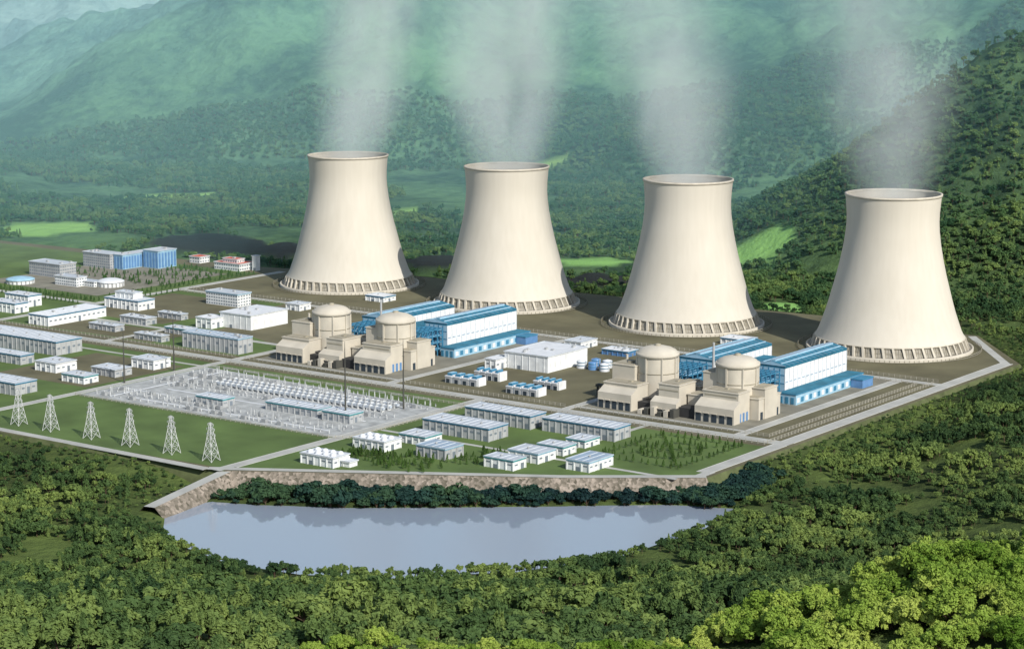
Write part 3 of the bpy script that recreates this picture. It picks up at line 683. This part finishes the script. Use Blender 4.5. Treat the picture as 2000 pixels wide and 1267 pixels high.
# ------------------------------------------------------------------ fences
def fence(pts,h=3.2,step=6):
    f=MB("perimeter_fence")
    for (a,b) in zip(pts[:-1],pts[1:]):
        a=Vector(a);b=Vector(b);L_=(b-a).length;k=int(L_/step)
        for i in range(k):
            p=a+(b-a)*i/k; f.box(p.x-.22,p.x+.22,p.y-.22,p.y+.22,-.2,h,"fence")
        for z in(.5,1.6,h-.3): f.beam((a.x,a.y,z),(b.x,b.y,z),.22,"fence")
    f.build()
fence([(-2300,1599),(-1562,1599)]); fence([(-1549,1599),(-1232,1599)]); fence([(-1217,1599),(-914,1599),(-914,1930)])
fence([(-2300,1627),(-1562,1627)]); fence([(-1549,1627),(-1352,1627)]); fence([(-1340,1627),(-1142,1627)]); fence([(-1131,1627),(-925,1627),(-925,1915)])
fence([(-1940,1940),(-914,1940)]); fence([(-1940,1918),(-925,1918)])
fence([(-1549,1393),(-1232,1396),(-1215,1405),(-1215,1575),(-1549,1576)],2.6)

# ------------------------------------------------------------------ trees
def tree_mesh(name,H_,cr,nc,nl,ls,leaf,seed,conifer=False,coll=None,lowtrunk=.35,rck=1.0,jit=.38):
    r=np.random.default_rng(seed); b=MB(name)
    b.lathe(0,0,[(H_*.028,-1.0),(H_*.02,H_*.35),(H_*.008,H_*.8)],"bark",6)
    if conifer:
        k=nc*nl; t=r.random(k)**.8; ang=r.random(k)*2*np.pi; rad=cr*(1-t)*(0.55+.45*r.random(k))*(1+.15*np.sin(t*40))+.05
        C=np.stack([rad*np.cos(ang),rad*np.sin(ang),H_*(.08+.92*t)],-1); Nn=np.stack([np.cos(ang),np.sin(ang),np.full(k,.5)],-1)
    else:
        u=r.normal(size=(nc,3)); u/=np.linalg.norm(u,axis=1)[:,None]; u[:,2]=np.abs(u[:,2])*1.0-.25*(r.random(nc)<.4)
        rr_=(.45+.5*r.random(nc))
        cc=u*rr_[:,None]*np.array([cr,cr,H_*.40]); cc[:,2]+=H_*(1-.40)-H_*.08
        for i in range(min(nc,7)):
            q=cc[i*(nc//min(nc,7))]; b.beam((0,0,H_*lowtrunk),(q[0]*.9,q[1]*.9,q[2]-.2),H_*.014,"bark")
        rc=cr*(.24+.16*r.random(nc))*(14./max(nc,14))**.33*1.15*rck
        w=r.normal(size=(nc,nl,3)); w/=np.linalg.norm(w,axis=2)[...,None]
        w[...,2]=np.where(w[...,2]<-.35,-w[...,2],w[...,2])
        C=(cc[:,None,:]+w*rc[:,None,None]*(.75+.35*r.random((nc,nl,1)))).reshape(-1,3); Nn=w.reshape(-1,3)+np.array([0,0,.25])
    Nn=Nn+r.normal(size=Nn.shape)*jit; Nn/=np.linalg.norm(Nn,axis=1)[:,None]
    q=r.normal(size=Nn.shape); T=np.cross(Nn,q); T/=np.linalg.norm(T,axis=1)[:,None]; B_=np.cross(Nn,T)
    s=(ls*(.6+.8*r.random(len(C))))[:,None]
    P=np.stack([C-T*s,C+B_*s*.55+Nn*s*.12,C+T*s,C-B_*s*.55+Nn*s*.12],1).reshape(-1,3)
    base=len(b.v); b.v+=[tuple(p) for p in P.tolist()]
    for i in range(len(C)): b.face([base+4*i,base+4*i+1,base+4*i+2,base+4*i+3],leaf)
    return b.build(coll)
cF=bpy.data.collections.new("forest_tree_kinds"); cN=bpy.data.collections.new("foreground_tree_kinds"); cC=bpy.data.collections.new("conifer_kinds"); cS=bpy.data.collections.new("shrub_kinds")
for k in range(5):
    tree_mesh("broadleaf_tree_%d"%k,[11,9,12,10,8][k],[4.2,4.4,4.0,5.0,3.6][k],18,32,.8,"forest_leaf",k,coll=cF,rck=.9)
tree_mesh("broadleaf_tree_5",11,3.0,1,260,.8,"forest_leaf",9,conifer=True,coll=cF)
for k in range(4):
    tree_mesh("foreground_tree_%d"%k,[10,8.5,9.5,8][k],[5.2,4.6,4.4,4.8][k],75,70,.34,"bright_leaf",20+k,coll=cN,lowtrunk=.25,rck=.8,jit=.5)
for k in range(2): tree_mesh("garden_conifer_%d"%k,7+k,2.2,1,150,.6,"conifer_leaf",40+k,conifer=True,coll=cC)
for k in range(3): tree_mesh("shrub_%d"%k,6,3.4,12,30,.7,"shore_leaf",50+k,coll=cS,lowtrunk=.1)
def scatter(name,x,y,z,scl,coll,nk,seed=0,kinds=None):
    r=np.random.default_rng(seed); n=len(x)
    me=bpy.data.meshes.new(name); me.vertices.add(n); me.vertices.foreach_set("co",np.stack([x,y,z],-1).ravel())
    a=me.attributes.new("scl",'FLOAT','POINT'); a.data.foreach_set("value",np.asarray(scl,np.float32))
    rot=np.zeros((n,3),np.float32); rot[:,2]=r.random(n)*6.283; rot[:,:2]=r.normal(size=(n,2))*.05
    a=me.attributes.new("rot",'FLOAT_VECTOR','POINT'); a.data.foreach_set("vector",rot.ravel())
    idx=(r.random(n)*nk).astype(np.int32) if kinds is None else kinds
    a=me.attributes.new("idx",'INT','POINT'); a.data.foreach_set("value",idx.astype(np.int32)); me.update()
    o=bpy.data.objects.new(name,me); sc.collection.objects.link(o)
    ng=bpy.data.node_groups.new("instances_"+name,'GeometryNodeTree')
    ng.interface.new_socket("Geometry",in_out='INPUT',socket_type='NodeSocketGeometry'); ng.interface.new_socket("Geometry",in_out='OUTPUT',socket_type='NodeSocketGeometry')
    N=ng.nodes;L=ng.links; gi=N.new("NodeGroupInput");go=N.new("NodeGroupOutput"); ip=N.new("GeometryNodeInstanceOnPoints"); ci=N.new("GeometryNodeCollectionInfo")
    ci.inputs["Collection"].default_value=coll; ci.inputs["Separate Children"].default_value=True; ci.inputs["Reset Children"].default_value=True
    def na(t,nm):
        q=N.new("GeometryNodeInputNamedAttribute"); q.data_type=t; q.inputs["Name"].default_value=nm; return q.outputs["Attribute"]
    L.new(gi.outputs[0],ip.inputs["Points"]); L.new(ci.outputs[0],ip.inputs["Instance"]); ip.inputs["Pick Instance"].default_value=True
    L.new(na('INT',"idx"),ip.inputs["Instance Index"]); L.new(na('FLOAT_VECTOR',"rot"),ip.inputs["Rotation"]); L.new(na('FLOAT',"scl"),ip.inputs["Scale"])
    L.new(ip.outputs[0],go.inputs[0]); md=o.modifiers.new("instances",'NODES'); md.node_group=ng
    return o
def region(d0,d1,sp_,k=.28,pad=20):
    ds=np.arange(d0,d1,sp_); out=[]
    for q in ds:
        hw=k*q+pad; a=np.arange(-hw,hw,sp_); out.append(np.stack([a,np.full(len(a),q)],-1))
    P=np.concatenate(out); P+=rng.uniform(-.48,.48,P.shape)*sp_; return P[:,0],P[:,1]
a1,d1=region(600,1640,7.2); a2,d2=region(1640,2760,8.6)
a=np.concatenate([a1,a2]);d=np.concatenate([d1,d2]); z,sp_,sl_=height(a,d)
k=(sp_>5)&(sl_>3); x,y=a*CA-d*SA,a*SA+d*CA
P0,P1=np.array((-1221,1262.)),np.array((-1200,1150.)); tt=np.clip(((x-P0[0])*(P1-P0)[0]+(y-P0[1])*(P1-P0)[1])/((P1-P0)**2).sum(),0,1)
dd_=np.hypot(x-P0[0]-tt*(P1-P0)[0],y-P0[1]-tt*(P1-P0)[1]); k&=dd_>17
shore=(sp_<75)&(x>-1215)&(x<-850)&(y<1470)&(y>1180)
k&=~shore
gap=fbm(x,y,45,3,77); k&=(gap>.35)|(sp_<25)
scl=(.40+.95*fbm(x,y,50,3,5))*(.45+1.05*rng.random(len(x)))*np.where(d<1150,1.15,1)
scl=np.minimum(scl,.34+np.maximum(sp_-5,0)/70); scl=np.minimum(scl,.5+np.maximum(sl_,0)/50)
scl=scl*np.where(dd_<45,.6,1)
x,y,z,scl=x[k],y[k],z[k],scl[k]
scatter("forest",x,y,z-.4,scl,cF,6,1)
sx=rng.uniform(-1215,-850,4600); sy_=rng.uniform(1170,1475,4600); aa,de=AD(sx,sy_); z,s1,s2=height(aa,de); k=(s1>12)&(s1<70)&(s2>-1.5)&(sx>-1195)
ex=rng.uniform(-905,-855,160); ey=rng.uniform(1425,1530,160); ea,ed=AD(ex,ey); ez,es,el_=height(ea,ed); ke=es>5
X_=np.concatenate([sx[k],ex[ke]]); Y_=np.concatenate([sy_[k],ey[ke]]); Z_=np.concatenate([np.maximum(z[k],-14.2),np.maximum(ez[ke],-12)])
S_=np.concatenate([(rng.uniform(.5,1.2,k.sum())+.8*(rng.random(k.sum())<.10))*np.interp(s1[k],[12,30],[.7,1.35]),rng.uniform(.9,1.7,ke.sum())])
scatter("shoreline_shrubs",X_,Y_,Z_-.4,S_,cS,3,2)
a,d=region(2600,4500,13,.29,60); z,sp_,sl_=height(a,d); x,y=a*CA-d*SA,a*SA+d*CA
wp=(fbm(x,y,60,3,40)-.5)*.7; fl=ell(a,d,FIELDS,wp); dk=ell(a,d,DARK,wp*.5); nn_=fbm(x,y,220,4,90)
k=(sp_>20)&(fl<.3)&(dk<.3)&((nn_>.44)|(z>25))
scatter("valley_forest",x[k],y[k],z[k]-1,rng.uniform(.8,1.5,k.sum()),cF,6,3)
a=[];d=[]
for q in np.arange(280,470,5.2):
    for p in np.arange(-85,125,5.2): a.append(p+rng.uniform(-2.5,2.5)); d.append(q+rng.uniform(-2.5,2.5))
a=np.array(a);d=np.array(d); z,_,_=height(a,d); x,y=a*CA-d*SA,a*SA+d*CA; k=(fbm(x,y,22,2,8)>.34)|(a>28)
scatter("foreground_trees",x[k],y[k],z[k]-1.2+rng.uniform(-1.2,.8,k.sum()),rng.uniform(.4,.95,k.sum())*np.where(a[k]>40,1.05,.7),cN,4,4)
px=[];py=[]
def row(x0,y0,x1,y1,st):
    L_=math.hypot(x1-x0,y1-y0);k=max(1,int(L_/st))
    for i in range(k+1): px.append(x0+(x1-x0)*i/k+random.uniform(-.8,.8)); py.append(y0+(y1-y0)*i/k+random.uniform(-.8,.8))
row(-1003,1478,-925,1478,7); row(-1003,1580,-925,1580,7); row(-1001,1484,-930,1576,8); row(-1001,1576,-930,1484,8); row(-1003,1484,-1003,1576,8); row(-925,1484,-925,1576,8); row(-998,1530,-928,1530,8)
for i in range(28):
    t=i/28*6.283; px.append(-964+24*math.cos(t)); py.append(1530+30*math.sin(t))
for i in range(70): px.append(random.uniform(-1180,-1135));py.append(random.uniform(1345,1375))
for i in range(60): px.append(random.uniform(-1135,-1080));py.append(random.uniform(1338,1386))
for i in range(30): px.append(random.uniform(-1090,-1066));py.append(random.uniform(1385,1440))
row(-2250,1797,-1965,1797,6); row(-2250,1775,-1965,1775,7); row(-2250,1803,-1965,1803,8); row(-1962,1800,-1962,2080,8); row(-1935,1800,-1935,1915,9)
for i in range(120): px.append(random.uniform(-2190,-1970));py.append(random.uniform(1925,1990))
for i in range(80): px.append(random.uniform(-2080,-1970));py.append(random.uniform(1990,2075))
px=np.array(px);py=np.array(py)
scatter("garden_conifers",px,py,np.zeros(len(px)),rng.uniform(.5,.95,len(px)),cC,2,5)

# ------------------------------------------------------------------ light, sky, camera
el=math.radians(37); sd=Vector((.935*math.cos(el),-.355*math.cos(el),math.sin(el))).normalized()
w=bpy.data.worlds.new("World"); sc.world=w; w.use_nodes=True; N=w.node_tree.nodes
sk=N.new("ShaderNodeTexSky"); sk.sky_type='NISHITA'; sk.sun_disc=False; sk.sun_elevation=el; sk.sun_rotation=math.atan2(sd.x,sd.y)
w.node_tree.links.new(sk.outputs[0],N["Background"].inputs[0]); N["Background"].inputs[1].default_value=.13
ld=bpy.data.lights.new("sun",'SUN'); ld.energy=4.9; ld.angle=math.radians(.5); ld.color=(1,.96,.89)
lo=bpy.data.objects.new("sun",ld); lo.rotation_euler=sd.to_track_quat('Z','Y').to_euler(); lo.location=(0,0,1500); sc.collection.objects.link(lo)
cd=bpy.data.cameras.new("camera"); cd.sensor_width=36; cd.lens=4259/2000*36; cd.clip_start=1; cd.clip_end=40000
co=bpy.data.objects.new("camera",cd); co.location=(0,0,415); co.rotation_euler=(math.radians(90)-math.atan(723/4259),0,AZ); sc.collection.objects.link(co); sc.camera=co
sc.view_settings.view_transform='Standard'; sc.view_settings.look='None'; sc.view_settings.exposure=0
